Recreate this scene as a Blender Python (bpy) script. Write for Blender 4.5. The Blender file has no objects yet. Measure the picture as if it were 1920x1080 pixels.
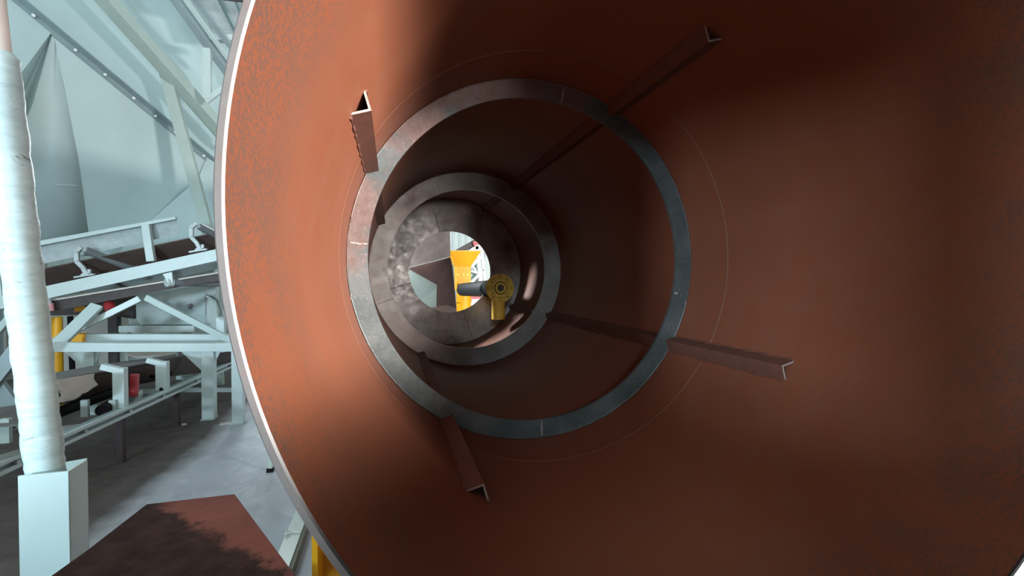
import bpy, bmesh, math, random
from mathutils import Vector, Matrix
random.seed(4)
SC = bpy.context.scene
COL = SC.collection
R_ = math.radians

# ------------------------------------------------------------------ camera, world, light
CAM_Z, F, YAW, PIT = 1.6, 844.7, .2598, -.0185
cd = bpy.data.cameras.new('camera'); cam = bpy.data.objects.new('camera', cd); COL.objects.link(cam)
cd.sensor_width = 36; cd.lens = F / 1920 * 36; cd.clip_start = .02; cd.clip_end = 200
cam.location = (0, 0, CAM_Z); cam.rotation_euler = (math.pi/2 + PIT, 0, -YAW)
SC.camera = cam
SC.view_settings.view_transform = 'Standard'; SC.view_settings.look = 'None'
SC.view_settings.gamma = 1; SC.view_settings.use_curve_mapping = False
SC.view_settings.exposure = 0.0

W = bpy.data.worlds.new('world'); SC.world = W; W.use_nodes = True
bg = W.node_tree.nodes['Background']
bg.inputs[0].default_value = (.80, .97, 1.0, 1); bg.inputs[1].default_value = .80

def area(name, loc, target, sx, sy, power, color, spread=180):
    l = bpy.data.lights.new(name, 'AREA'); l.shape = 'RECTANGLE'; l.size = sx; l.size_y = sy
    l.energy = power; l.color = color; l.spread = R_(spread)
    o = bpy.data.objects.new(name, l); COL.objects.link(o); o.location = loc
    d = Vector(target) - Vector(loc); o.rotation_euler = d.to_track_quat('-Z', 'Y').to_euler()
    return o
# daylight through the open bay door of the hall, behind and to the right of the camera
area('bay_door_daylight', (4.7, -3.3, 2.15), (-.2, 1.6, 1.8), 3.4, .32, 3100, (1.0, .94, .90))
# a window in the back wall, nearly in line with the drum
area('back_window_daylight', (1.1, -7.0, 1.95), (-.2, 3.0, 1.75), .6, 1.2, 270, (1.0, .96, .94))
# added fill lamp from the left, brightening the drum's right wall
area('side_fill', (-5.0, -4.1, 1.72), (1.6, 1.8, 1.45), 1.0, .7, 760, (.68, .86, 1.0))
# added fill lamp, high behind, for the first ring's lower right and flange
area('high_fill', (-1.4, -7.5, 4.3), (1.0, 3.0, .9), 1.3, .8, 360, (.66, .90, 1.0))
# added fill lamp over the left hall, for surfaces facing the camera
area('overhead_fill', (-3.0, -1.6, 5.2), (-1.6, 4.0, .8), 2.4, 1.6, 120, (.84, .97, 1.0))
# daylight from the open far side of the hall, beyond the outlet of the drum
area('far_side_daylight', (-2.3, 9.6, 3.9), (1.6, 5.5, 1.2), .9, .7, 230, (.88, .96, 1.0), 75)

# ------------------------------------------------------------------ helpers
def ray(px, py):
    u = (px-960)/F; v = -(py-540)/F
    cp, sp, cy, sy = math.cos(PIT), math.sin(PIT), math.cos(YAW), math.sin(YAW)
    y = v*cp+sp; z = -v*sp+cp
    return Vector((u*cy+z*sy, -u*sy+z*cy, y))
def at(px, py, Y):
    r = ray(px, py); return Vector((0, 0, CAM_Z)) + r*(Y/r.y)
def ground(px, py, z=0.):
    r = ray(px, py); return Vector((0, 0, CAM_Z)) + r*((z-CAM_Z)/r.z)

def tag(o, label=None, cat=None, group=None, kind=None):
    if label: o['label'] = label
    if cat: o['category'] = cat
    if group: o['group'] = group
    if kind: o['kind'] = kind
    return o
def thing(name, loc, label, cat, group=None):
    o = bpy.data.objects.new(name, None); COL.objects.link(o); o.location = loc
    o.empty_display_size = .1
    return tag(o, label, cat, group)
def build(name, bm, mats, parent=None, smooth=False, bevel=0.):
    bmesh.ops.recalc_face_normals(bm, faces=bm.faces)
    me = bpy.data.meshes.new(name); bm.to_mesh(me); bm.free()
    for m in (mats if isinstance(mats, (list, tuple)) else [mats]): me.materials.append(m)
    if smooth:
        for p in me.polygons: p.use_smooth = True
        me.set_sharp_from_angle(angle=R_(35))
    o = bpy.data.objects.new(name, me); COL.objects.link(o)
    if bevel:
        b = o.modifiers.new('bevel', 'BEVEL'); b.width = bevel; b.segments = 2; b.limit_method = 'ANGLE'
    if parent is not None:
        o.parent = parent
        o.matrix_parent_inverse = Matrix.Translation(-parent.location) @ Matrix.Identity(4)
    return o
def B(): return bmesh.new()
def frame_axes(d, up):
    d = d.normalized(); up = Vector(up)
    if abs(d.dot(up.normalized())) > .98: up = Vector((0, 1, 0)) if abs(d.y) < .9 else Vector((1, 0, 0))
    r = d.cross(up).normalized(); u = r.cross(d).normalized()
    return r, u
def sweep(bm, prof, p, q, up=(0, 0, 1), mi=0, caps=True):
    """closed profile of (right, up) pairs extruded from p to q"""
    p, q = Vector(p), Vector(q); r, u = frame_axes(q-p, up)
    a = [bm.verts.new(p+r*x+u*y) for x, y in prof]; b = [bm.verts.new(q+r*x+u*y) for x, y in prof]
    n = len(prof); fs = [bm.faces.new((a[i], a[(i+1) % n], b[(i+1) % n], b[i])) for i in range(n)]
    if caps: fs += [bm.faces.new(a), bm.faces.new(b)]
    for f in fs: f.material_index = mi
    return fs
def rect(w, h, ox=0, oy=0): return [(ox-w/2, oy-h/2), (ox+w/2, oy-h/2), (ox+w/2, oy+h/2), (ox-w/2, oy+h/2)]
def circ(r, n=24, ox=0, oy=0): return [(ox+r*math.cos(2*math.pi*i/n), oy+r*math.sin(2*math.pi*i/n)) for i in range(n)]
def angle_prof(a, t): return [(0, 0), (a, 0), (a, t), (t, t), (t, a), (0, a)]
def channel_prof(w, h, t):   # web on the right side facing +right, flanges to the left
    return [(0, -h/2), (0, h/2), (-w, h/2), (-w, h/2-t), (-t, h/2-t), (-t, -h/2+t), (-w, -h/2+t), (-w, -h/2)]
def h_prof(w, h, t):
    return [(-w/2, -h/2), (w/2, -h/2), (w/2, -h/2+t), (t/2, -h/2+t), (t/2, h/2-t), (w/2, h/2-t), (w/2, h/2),
            (-w/2, h/2), (-w/2, h/2-t), (-t/2, h/2-t), (-t/2, -h/2+t), (-w/2, -h/2+t)]
def bar(bm, p, q, w, h=None, up=(0, 0, 1), mi=0): return sweep(bm, rect(w, h or w), p, q, up, mi)
def rod(bm, p, q, r, n=20, mi=0): return sweep(bm, circ(r, n), p, q, (0, 0, 1), mi)
def path_tube(bm, pts, r, n=12):
    pts = [Vector(p) for p in pts]; rings = []
    for i, p in enumerate(pts):
        d = (pts[min(i+1, len(pts)-1)]-pts[max(i-1, 0)]); a, u = frame_axes(d, (0, 0, 1))
        rr = r[i] if isinstance(r, (list, tuple)) else r
        rings.append([bm.verts.new(p+a*x*rr+u*y*rr) for x, y in circ(1, n)])
    for A, C in zip(rings, rings[1:]):
        for i in range(n): bm.faces.new((A[i], A[(i+1) % n], C[(i+1) % n], C[i]))
    bm.faces.new(rings[0]); bm.faces.new(rings[-1])
def slab(bm, pts, t, n=None, mi=0):
    """solid plate: polygon given thickness t against its normal (away from the camera)"""
    pts = [Vector(p) for p in pts]
    nn = Vector((0, 0, 0))
    for i in range(len(pts)):
        a, b = pts[i], pts[(i+1) % len(pts)]; nn += a.cross(b)
    nn.normalize()
    if n is None:
        c = sum(pts, Vector())/len(pts)
        if nn.dot(c-Vector((0, 0, CAM_Z))) < 0: nn = -nn
    else:
        nn = Vector(n).normalized()
    a = [bm.verts.new(p) for p in pts]; b = [bm.verts.new(p+nn*t) for p in pts]
    m = len(pts); fs = [bm.faces.new(a), bm.faces.new(list(reversed(b)))]
    fs += [bm.faces.new((a[i], a[(i+1) % m], b[(i+1) % m], b[i])) for i in range(m)]
    for f in fs: f.material_index = mi
def box(bm, lo, hi, mi=0):
    lo, hi = Vector(lo), Vector(hi); c = (lo+hi)/2
    sweep(bm, rect(hi.x-lo.x, hi.z-lo.z), (c.x, lo.y, c.z), (c.x, hi.y, c.z), (0, 0, 1), mi)
def revolve(bm, prof, cx, cz, n=96, mi=None, a0=0., a1=2*math.pi):
    """profile of (radius, y) pairs (closed) turned about the drum's own axis, parallel to Y"""
    full = abs(a1-a0-2*math.pi) < 1e-6; cnt = n if full else n+1
    rings = []
    for k in range(cnt):
        a = a0+(a1-a0)*k/n
        rings.append([bm.verts.new((cx+r*math.cos(a), y, cz+r*math.sin(a))) for r, y in prof])
    m = len(prof)
    for k in range(n):
        A, C = rings[k], rings[(k+1) % cnt]
        for i in range(m):
            f = bm.faces.new((A[i], A[(i+1) % m], C[(i+1) % m], C[i]))
            if mi: f.material_index = mi[i]
    if not full: bm.faces.new(rings[0]); bm.faces.new(rings[-1])
def copy_part(o, parent, M):
    c = o.copy(); COL.objects.link(c); c.parent = parent
    c.matrix_parent_inverse = Matrix.Identity(4); c.matrix_basis = M
    return c

# ------------------------------------------------------------------ materials
class NT:
    def __init__(s, name):
        s.m = bpy.data.materials.new(name); s.m.use_nodes = True; s.t = s.m.node_tree; s.n = s.t.nodes
        s.b = s.n['Principled BSDF']; s.tc = s.n.new('ShaderNodeTexCoord')
    def link(s, a, b): s.t.links.new(a, b)
    def noise(s, scale, detail=4, rough=.6, stretch=None, dist=0):
        mp = s.n.new('ShaderNodeMapping'); s.link(s.tc.outputs['Object'], mp.inputs[0])
        if stretch: mp.inputs['Scale'].default_value = stretch
        t = s.n.new('ShaderNodeTexNoise'); s.link(mp.outputs[0], t.inputs['Vector'])
        t.inputs['Scale'].default_value = scale; t.inputs['Detail'].default_value = detail
        t.inputs['Roughness'].default_value = rough; t.inputs['Distortion'].default_value = dist
        return t.outputs['Fac']
    def ramp(s, fac, stops):
        r = s.n.new('ShaderNodeValToRGB'); s.link(fac, r.inputs[0]); e = r.color_ramp.elements
        while len(e) < len(stops): e.new(.5)
        for k, (p, c) in zip(e, stops):
            k.position = p; k.color = (*c, 1) if isinstance(c, tuple) else (c, c, c, 1)
        return r.outputs[0]
    def mix(s, fac, a, b, mode='MIX'):
        x = s.n.new('ShaderNodeMix'); x.data_type = 'RGBA'; x.blend_type = mode
        for i, v in ((0, fac), (6, a), (7, b)):
            if hasattr(v, 'node'): s.link(v, x.inputs[i])
            elif i == 0: x.inputs[0].default_value = v
            else: x.inputs[i].default_value = (*v, 1)
        return x.outputs[2]
    def math(s, op, a, b=0.):
        x = s.n.new('ShaderNodeMath'); x.operation = op
        for i, v in enumerate((a, b)):
            if hasattr(v, 'node'): s.link(v, x.inputs[i])
            else: x.inputs[i].default_value = v
        return x.outputs[0]
    def coord(s, axis):
        x = s.n.new('ShaderNodeSeparateXYZ'); s.link(s.tc.outputs['Object'], x.inputs[0]); return x.outputs[axis]
    def bump(s, h, strength=.2, dist=.005):
        x = s.n.new('ShaderNodeBump'); s.link(h, x.inputs['Height']); x.inputs['Strength'].default_value = strength
        x.inputs['Distance'].default_value = dist; s.link(x.outputs[0], s.b.inputs['Normal'])
    def done(s, color, rough=.5, metal=0., spec=.5):
        if hasattr(color, 'node'): s.link(color, s.b.inputs['Base Color'])
        else: s.b.inputs['Base Color'].default_value = (*color, 1)
        if hasattr(rough, 'node'): s.link(rough, s.b.inputs['Roughness'])
        else: s.b.inputs['Roughness'].default_value = rough
        s.b.inputs['Metallic'].default_value = metal; s.b.inputs['Specular IOR Level'].default_value = spec
        return s.m
def paint(name, c, rough=.45, var=.12, scale=3., spec=.5, grime=0., grime_c=(.1, .09, .08)):
    s = NT(name); f = s.noise(scale, 5, .65)
    k = 1-var
    col = s.ramp(f, [(.25, tuple(x*k for x in c)), (.75, tuple(min(1, x*(1+var)) for x in c))])
    if grime:
        g = s.noise(scale*2.3, 8, .75); col = s.mix(s.ramp(g, [(.55, 0.), (.72, grime)]), col, grime_c)
    s.bump(s.noise(60, 3), .06, .002)
    return s.done(col, rough, 0, spec)

# red oxide primer: grey mill scale shows through in specks on the first metre behind the mouth
s = NT('red_oxide_primer')
base = s.ramp(s.noise(1.1, 5, .6), [(.3, (.140, .044, .021)), (.7, (.172, .057, .029))])
base = s.mix(s.ramp(s.noise(9, 4, .6), [(.35, 0.), (.7, .35)]), base, (.15, .066, .043))
base = s.mix(s.ramp(s.noise(170, 2, .5), [(.3, 0.), (.75, .28)]), base, (.085, .033, .021))
yy = s.coord(1)
fall = s.ramp(s.math('SUBTRACT', yy, .70), [(.0, 1.), (.22, .85), (.55, 0.)])
spk = s.math('MULTIPLY', s.noise(125, 4, .7), s.math('ADD', s.math('MULTIPLY', s.noise(3.2, 5, .65), .9), .55))
spm = s.ramp(spk, [(.475, 0.), (.54, 1.)])
base = s.mix(s.math('MULTIPLY', fall, .55), base, (.150, .046, .020))
base = s.mix(s.math('MULTIPLY', s.math('MULTIPLY', spm, fall), .62), base, (.055, .045, .040))
s.bump(s.noise(120, 3), .12, .002)
M_RED = s.done(base, .55, 0, .2)

s = NT('worn_rim_steel')
c = s.ramp(s.noise(9, 6, .7), [(.3, (.085, .076, .072)), (.7, (.115, .104, .098))])
c = s.mix(s.ramp(s.noise(28, 5, .7), [(.60, 0.), (.72, .6)]), c, (.13, .055, .04))
M_RIM = s.done(c, .55, 0, .4)
M_RIM2 = paint('ground_steel_edge', (.022, .021, .021), .4, .1, 8)

def steel(name, a, b, rust=.5, rough=.42):
    s = NT(name)
    c = s.ramp(s.noise(3.5, 6, .65), [(.3, a), (.72, b)])
    c = s.mix(s.ramp(s.noise(2.0, 5, .7), [(.46, 0.), (.60, rust)]), c, (.15, .065, .045))
    c = s.mix(s.ramp(s.noise(38, 5, .8), [(.55, 0.), (.72, .35)]), c, (.21, .17, .15))
    rg = s.ramp(s.noise(12, 5, .7), [(.3, rough-.12), (.7, rough+.18)])
    s.bump(s.noise(45, 5, .7), .25, .004)
    return s.done(c, rg, .35, .6)
s = NT('mill_scale_steel')
c = s.ramp(s.noise(4.5, 6, .7), [(.30, (.040, .052, .053)), (.50, (.066, .078, .078)), (.72, (.115, .122, .120))])
pk = s.math('ADD', s.noise(1.5, 4, .6), s.math('MULTIPLY', s.noise(30, 5, .8), .22))
pk = s.math('ADD', pk, s.math('MULTIPLY', s.coord(2), .30)); pk = s.math('MULTIPLY', s.math('SUBTRACT', pk, s.math('MULTIPLY', s.coord(0), .20)), .5)
c = s.mix(s.ramp(pk, [(.565, 0.), (.61, .8)]), c, s.ramp(s.noise(22, 5, .75), [(.35, (.105, .050, .040)), (.7, (.165, .105, .090))]))
c = s.mix(s.ramp(s.noise(60, 5, .8), [(.56, 0.), (.68, .6)]), c, (.20, .165, .15))
s.bump(s.noise(45, 5, .7), .25, .004)
M_MILL = s.done(c, s.ramp(s.noise(12, 5, .7), [(.3, .32), (.7, .6)]), .25, .5)
M_MILL2 = steel('brown_mill_steel', (.14, .125, .115), (.25, .23, .215), .35)
M_MILL3 = steel('outlet_ring_steel', (.20, .18, .17), (.66, .61, .58), .2, .38)
M_BEAD = paint('weld_bead', (.28, .24, .22), .35, .3, 40)
M_SEAM = paint('shell_weld_seam', (.14, .07, .045), .5, .3, 60)
M_ANGLE = paint('red_oxide_angle', (.11, .046, .032), .6, .18, 14, .35)
M_CUT = paint('cut_steel_edge', (.30, .22, .19), .5, .2, 30)
M_GREY = paint('pale_grey_green_paint', (.43, .55, .545), .42, .06, 2.2, .5, .12, (.35, .40, .40))
M_GREYL = paint('pale_channel_paint', (.50, .62, .62), .38, .06, 5)
M_GREYD = paint('blue_grey_paint', (.27, .35, .37), .5, .1, 4)
M_GREYM = paint('dull_grey_green_paint', (.38, .48, .45), .45, .08, 3)
M_HOP = paint('hopper_sheet_paint', (.45, .59, .60), .42, .07, 1.1, .5, .10, (.6, .66, .66))
M_HOP2 = paint('hopper_sheet_paint_light', (.44, .57, .58), .42, .05, 1.3)
M_HOPD = paint('hopper_flange_paint', (.24, .33, .35), .5, .1, 6)
M_HOLLOW = paint('hopper_recess_paint', (.34, .46, .45), .5, .06, 2)
M_WHITE = paint('white_enamel', (.62, .68, .69), .3, .04, 3)
M_YEL = paint('yellow_paint', (.86, .43, .012), .4, .07, 5)
M_YELD = paint('grimy_yellow_paint', (.85, .47, .06), .5, .18, 9, .5, .3, (.16, .09, .03))
M_BLACK = paint('black_rubber_and_shade', (.008, .008, .009), .6, .2, 5, .08)
M_BELT = paint('brown_conveyor_belt', (.085, .060, .052), .7, .25, 5, .4, .35, (.16, .13, .12))
M_BELTD = paint('dark_conveyor_belt', (.055, .047, .045), .6, .25, 7, .4, .4, (.12, .11, .10))
M_LID = paint('dusty_rubber_sheet', (.13, .125, .125), .7, .2, 5)
M_TARP = paint('pale_tarpaulin', (.58, .54, .48), .75, .12, 6, .3, .35, (.3, .26, .22))
M_ROLL = paint('grey_roller', (.15, .17, .18), .35, .2, 8)
M_GALV = paint('dull_galvanised', (.42, .50, .51), .35, .2, 9, .6)
M_PINK = paint('red_rubber_roller', (.38, .035, .04), .45, .2, 20)
M_CONC = paint('pale_concrete_wall', (.42, .43, .40), .85, .12, 2.5, .2, .3, (.34, .31, .27))
M_PLATE = None
s = NT('red_brown_grimy_plate')
c = s.ramp(s.noise(4, 6, .7), [(.3, (.12, .042, .033)), (.7, (.19, .068, .052))])
x, yv = s.coord(0), s.coord(1)
k = s.math('ADD', x, s.math('MULTIPLY', yv, .93))
k = s.math('ADD', k, s.math('MULTIPLY', s.math('SUBTRACT', s.noise(9, 7, .75), .5), .28))
c = s.mix(s.ramp(k, [(.815, .96), (.865, 0.)]), c, s.ramp(s.noise(14, 5, .7), [(.3, (.012, .008, .0065)), (.75, (.042, .023, .018))]))
c = s.mix(s.math('MULTIPLY', s.ramp(yv, [(.835, 0.), (.842, 1.)]), 0.), c, (.2, .2, .2))
s.bump(s.noise(50, 5, .7), .2, .003)
M_PLATE = s.done(c, .9, 0, .03)

s = NT('stretch_film')
c = s.ramp(s.noise(14, 5, .7, (1, 1, 4)), [(.3, (.42, .58, .60)), (.7, (.60, .76, .77))])
w = s.noise(9, 5, .7, (1, 1, 9), .6); s.bump(w, .55, .006)
c = s.mix(s.ramp(s.noise(8, 8, .8, (1, 1, 1.6), 1.5), [(.60, 0.), (.64, .75)]), c, (.10, .12, .13))
M_FILM = s.done(c, .4, 0, .35)

s = NT('shade_tinted_concrete_floor')
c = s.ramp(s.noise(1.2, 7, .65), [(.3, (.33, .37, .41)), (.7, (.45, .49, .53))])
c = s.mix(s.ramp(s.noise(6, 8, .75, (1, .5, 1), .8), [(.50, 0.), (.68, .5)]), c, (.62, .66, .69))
# shaded floor beside and under the conveyors, painted in as dark brown
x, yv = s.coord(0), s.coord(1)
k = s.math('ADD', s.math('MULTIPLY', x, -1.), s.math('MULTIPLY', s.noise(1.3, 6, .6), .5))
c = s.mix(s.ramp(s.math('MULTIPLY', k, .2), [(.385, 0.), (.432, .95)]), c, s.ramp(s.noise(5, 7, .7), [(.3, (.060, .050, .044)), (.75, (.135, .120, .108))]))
s.bump(s.noise(30, 6, .7), .25, .004)
M_FLOOR = s.done(c, .85, 0, .2)

s = NT('corrugated_white_sheet')
M_SHEET = s.done(s.ramp(s.noise(.8, 3), [(.3, (.46, .54, .535)), (.7, (.54, .62, .61))]), .5, 0, .4)
M_YELF = paint('funnel_yellow_paint', (.58, .275, .004), .5, .08, 5, .3)

# ------------------------------------------------------------------ the hall
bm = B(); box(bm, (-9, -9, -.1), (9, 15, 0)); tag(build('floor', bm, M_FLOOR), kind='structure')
def corrugated(bm, x0, x1, y, z0, z1, pitch=.22, d=.035):
    n = int((x1-x0)/pitch); pts = []
    for i in range(n):
        a = x0+i*pitch; pts += [(a, 0), (a+pitch*.62, 0), (a+pitch*.72, d), (a+pitch*.90, d)]
    pts.append((x0+n*pitch, 0))
    lo = [bm.verts.new((p[0], y-p[1], z0)) for p in pts]; hi = [bm.verts.new((p[0], y-p[1], z1)) for p in pts]
    lob = [bm.verts.new((p[0], y+.02, z0)) for p in (pts[0], pts[-1])]; hib = [bm.verts.new((p[0], y+.02, z1)) for p in (pts[0], pts[-1])]
    for i in range(len(pts)-1): bm.faces.new((lo[i], lo[i+1], hi[i+1], hi[i]))
    bm.faces.new((lob[0], lob[1], hib[1], hib[0]))
bm = B(); corrugated(bm, -9, 9, 15, 0, 7); tag(build('wall_far', bm, M_SHEET), kind='structure')
bm = B(); box(bm, (-9.1, -9, 0), (-9, 15, 7)); tag(build('wall_left', bm, M_CONC), kind='structure')
bm = B(); box(bm, (9, -9, 0), (9.1, 15, 7)); tag(build('wall_right', bm, M_CONC), kind='structure')
M_SHADE = paint('dark_shed_cladding_and_light_blockers', (.10, .095, .10), .8, .1, 1)
bm = B()
box(bm, (-9, -9.1, 0), (9, -9, 7)); tag(build('wall_back', bm, M_SHADE), kind='structure')

bm = B(); box(bm, (-2.6, -9, 5.4), (9, 7.0, 5.5)); tag(build('ceiling_light_blocker', bm, M_SHADE), kind='structure')  # partial cover added to keep sky light out of the drum mouth
# ------------------------------------------------------------------ the drum
AX, AZ = .777, 1.708
Y0, Y1, Y2, Y3 = .703, 2.397, 4.616, 6.212
drum = thing('rotary_drum', (AX, Y0, AZ-1.014), 'large red oxide painted steel drum seen through its open mouth, with baffle rings inside', 'drum')
bm = B()
prof = [(1.0, Y0+.003), (1.0, Y3+.03), (1.014, Y3+.03), (1.014, Y0+.002), (1.012, Y0), (1.0035, Y0)]
revolve(bm, prof, AX, AZ, 192, [0, 0, 0, 1, 1, 2])
build('shell', bm, [M_RED, M_RIM, M_RIM2], drum, True)
for y in (2.085,):
    bm = B(); revolve(bm, [(1.0005, y-.005), (.9986, y-.002), (.9986, y+.002), (1.0005, y+.005)], AX, AZ, 160)
    build('weld_seam', bm, M_SEAM, drum, True)
def ring(y, rin, mat, welds, t=.02):
    bm = B(); revolve(bm, [(rin, y), (rin, y+t), (.999, y+t), (.999, y)], AX, AZ, 160)
    o = build('baffle_ring', bm, mat, drum, True)
    for a, k in welds:
        a = R_(a); u = Vector((math.cos(a), 0, math.sin(a))); c = Vector((AX, y, AZ)); v = Vector((-u.z, 0, u.x))
        bm = B(); n = 14; r0, r1 = rin+.004, rin+(.994-rin)*k
        pts = [c+u*(r0+(r1-r0)*i/n)+v*random.uniform(-.0025, .0025) for i in range(n+1)]
        path_tube(bm, pts, [random.uniform(.0035, .006) for _ in pts], 8)
        build('weld_bead', bm, M_BEAD, o, True)
    bm = B(); pts = []                       # fillet weld where the ring meets the shell
    for i in range(181):
        a = 2*math.pi*i/180; rr = .9965-random.uniform(0, .002)
        pts.append((AX+rr*math.cos(a), y-.002, AZ+rr*math.sin(a)))
    path_tube(bm, pts, .0035, 6); build('weld_bead', bm, mat, o, True)
    return o
ring(Y1, .896, M_MILL, [(175.5, .9), (-88, .9), (80.5, .9), (-12, .3)])
ring(Y2, .8195, M_MILL2, [(111, .7), (201, .9), (21, .9), (-70, .8)])
ring(Y3, .556, M_MILL3, [(105, .8), (196, .8), (25, .8), (-72, .9)])

def lifter(y0, y1, deg):
    """steel angle, its corner towards the drum's axis, its two edges stitch welded to the shell"""
    a = R_(deg); u = Vector((math.cos(a), 0, math.sin(a))); v = Vector((-u.z, 0, u.x)); c = Vector((AX, 0, AZ))
    h = .0485; t = .0075; e = math.sqrt(1-h*h); s2 = math.sqrt(.5)
    rap = e-h                                   # radius of the corner
    sec = [(e-.001, -h), (rap, 0), (e-.001, h), (e-.001, h-t*1.414), (rap+t*1.414, 0), (e-.001, -h+t*1.414)]
    bm = B()
    A = [bm.verts.new(c+u*r+v*w+Vector((0, y0, 0))) for r, w in sec]; C = [bm.verts.new(c+u*r+v*w+Vector((0, y1, 0))) for r, w in sec]
    for i in range(6): bm.faces.new((A[i], A[(i+1) % 6], C[(i+1) % 6], C[i]))
    for f in (bm.faces.new((A[0], A[1], A[4], A[5])), bm.faces.new((A[1], A[2], A[3], A[4]))): f.material_index = 1
    bm.faces.new((C[0], C[1], C[4], C[5])); bm.faces.new((C[1], C[2], C[3], C[4]))
    o = build('lifter_bar', bm, [M_ANGLE, M_CUT], drum)
    for sgn in (1, -1):
        bm = B(); n = int((y1-y0-.02)/.012); big = True; left = 4; rr = []
        for i in range(n+1):
            left -= 1
            if left <= 0: big = not big; left = random.randint(3, 7)
            rr.append(random.uniform(.0042, .0062) if big else random.uniform(.0010, .0016))
        path_tube(bm, [c+u*.9965+v*sgn*(h+.003+random.uniform(-.001, .001))+Vector((0, y0+.01+.012*i, 0)) for i in range(n+1)], rr, 8)
        build('stitch_weld', bm, M_ANGLE, o, True)
    return o
for d in (62, 152.1, 240.6, 330.1): lifter(1.552, Y1-.001, d)
for d in (62, 152.1, 240.6, 330.1): lifter(Y1+.06, Y2-.001, d)
for d in (62, 152.1, 240.6, 330.1): lifter(Y2+.5, Y3-.001, d)

# the yellow stand under the mouth of the drum
t = thing('drum_stand', (0, 1.41, 0), 'bright yellow steel stand below the mouth of the red drum', 'stand')
def zshell(x): return AZ-math.sqrt(1.0155**2-(x-AX)**2)
bm = B()
for (x0, x1, y0, y1) in ((-.215, -.200, 1.31, 1.55), (-.200, .24, 1.41, 1.425), (.24, .255, 1.31, 1.55)):
    n = 8
    xs = [x0+(x1-x0)*i/n for i in range(n+1)]
    for yA, yB in ((y0, y1),):
        bot = [[bm.verts.new((x, y, .02)) for x in xs] for y in (yA, yB)]
        top = [[bm.verts.new((x, y, zshell(x)-.002)) for x in xs] for y in (yA, yB)]
        for i in range(n):
            bm.faces.new((bot[0][i], bot[0][i+1], top[0][i+1], top[0][i])); bm.faces.new((bot[1][i], bot[1][i+1], top[1][i+1], top[1][i]))
            bm.faces.new((top[0][i], top[0][i+1], top[1][i+1], top[1][i])); bm.faces.new((bot[0][i], bot[0][i+1], bot[1][i+1], bot[1][i]))
        for i in (0, n): bm.faces.new((bot[0][i], bot[1][i], top[1][i], top[0][i]))
build('column', bm, M_YEL, t)
bm = B(); box(bm, (-.30, 1.22, 0), (.34, 1.62, .02)); build('base_plate', bm, M_YEL, t)

# flanged pipe lying along the inside of the outlet compartment
pf = at(938, 540, 5.55); far = at(868, 543, 8.3)
t = thing('water_pipe', pf, 'dark pipe with round yellow bolted flange, reaching in through the outlet of the drum', 'pipe')
d = (far-pf).normalized(); fr = .182
bm = B(); rod(bm, pf+d*.03, far, .118, 40); build('pipe_run', bm, M_BLACK, t, True)  # the shade on the pipe is put into its black colour
r_, u_ = frame_axes(d, (0, 0, 1))
bm = B(); sweep(bm, circ(fr, 56), pf, pf+d*.03); fl = build('flange', bm, M_YELD, t, True, .003)
def disc_ring(bm, c, ro, ri, th, n=48):
    a = [[bm.verts.new(c+r_*r*math.cos(2*math.pi*i/n)+u_*r*math.sin(2*math.pi*i/n)+d*z) for i in range(n)] for r, z in ((ri, 0), (ri, -th), (ro, -th), (ro, 0))]
    for q in range(4):
        A, C = a[q], a[(q+1) % 4]
        for i in range(n): bm.faces.new((A[i], A[(i+1) % n], C[(i+1) % n], C[i]))
bm = B(); sweep(bm, rect(.222, .262), pf-d*.010, pf-d*.001); build('square_plate', bm, M_YELD, fl, False, .003)
M_GROOVE = paint('dark_groove_dirt', (.07, .04, .015), .8, .2, 20)
bm = B(); disc_ring(bm, pf-d*.011, .083, .070, .006); disc_ring(bm, pf-d*.0005, .0, .0, .0) if False else None
build('dirty_groove', bm, M_GROOVE, fl, True)
bm = B(); disc_ring(bm, pf-d*.011, .070, .046, .016); build('collar', bm, M_YELD, fl, True)
bm = B()
for sx in (-1, 1):
    bar(bm, pf-d*.0115+r_*sx*.105-u_*.125, pf-d*.0115+r_*sx*.105+u_*.125, .004, .003, d)
    bar(bm, pf-d*.0115+u_*sx*.120-r_*.105, pf-d*.0115+u_*sx*.120+r_*.105, .004, .003, d)
build('dirty_groove', bm, M_GROOVE, fl)
bm = B(); sweep(bm, circ(.044, 32), pf-d*.014, pf-d*.010); core = build('core_plug', bm, paint('ore_dirt', (.10, .075, .05), .9, .5, 60), fl, True)
for k in range(8):
    a = 2*math.pi*k/8; rr = .150 if k % 2 == 0 else .128; z0 = .0 if k % 2 == 0 else .010
    c = pf-d*z0+(r_*math.cos(a)+u_*math.sin(a))*rr
    bm = B(); sweep(bm, circ(.019, 6), c-d*.014, c, u_); disc = build('bolt', bm, M_YELD, fl, False, .002)
    bm = B()
    for q in range(1): sweep(bm, circ(.023, 20), c-d*.003, c-d*.0005, u_)
    build('washer', bm, M_GROOVE, fl, True)
bm = B(); bc = pf+d*.10; rod(bm, bc-Vector((0, 0, .02)), bc-Vector((0, 0, .40)), .086, 32)
build('branch_pipe', bm, M_YELD, t, True)

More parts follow.
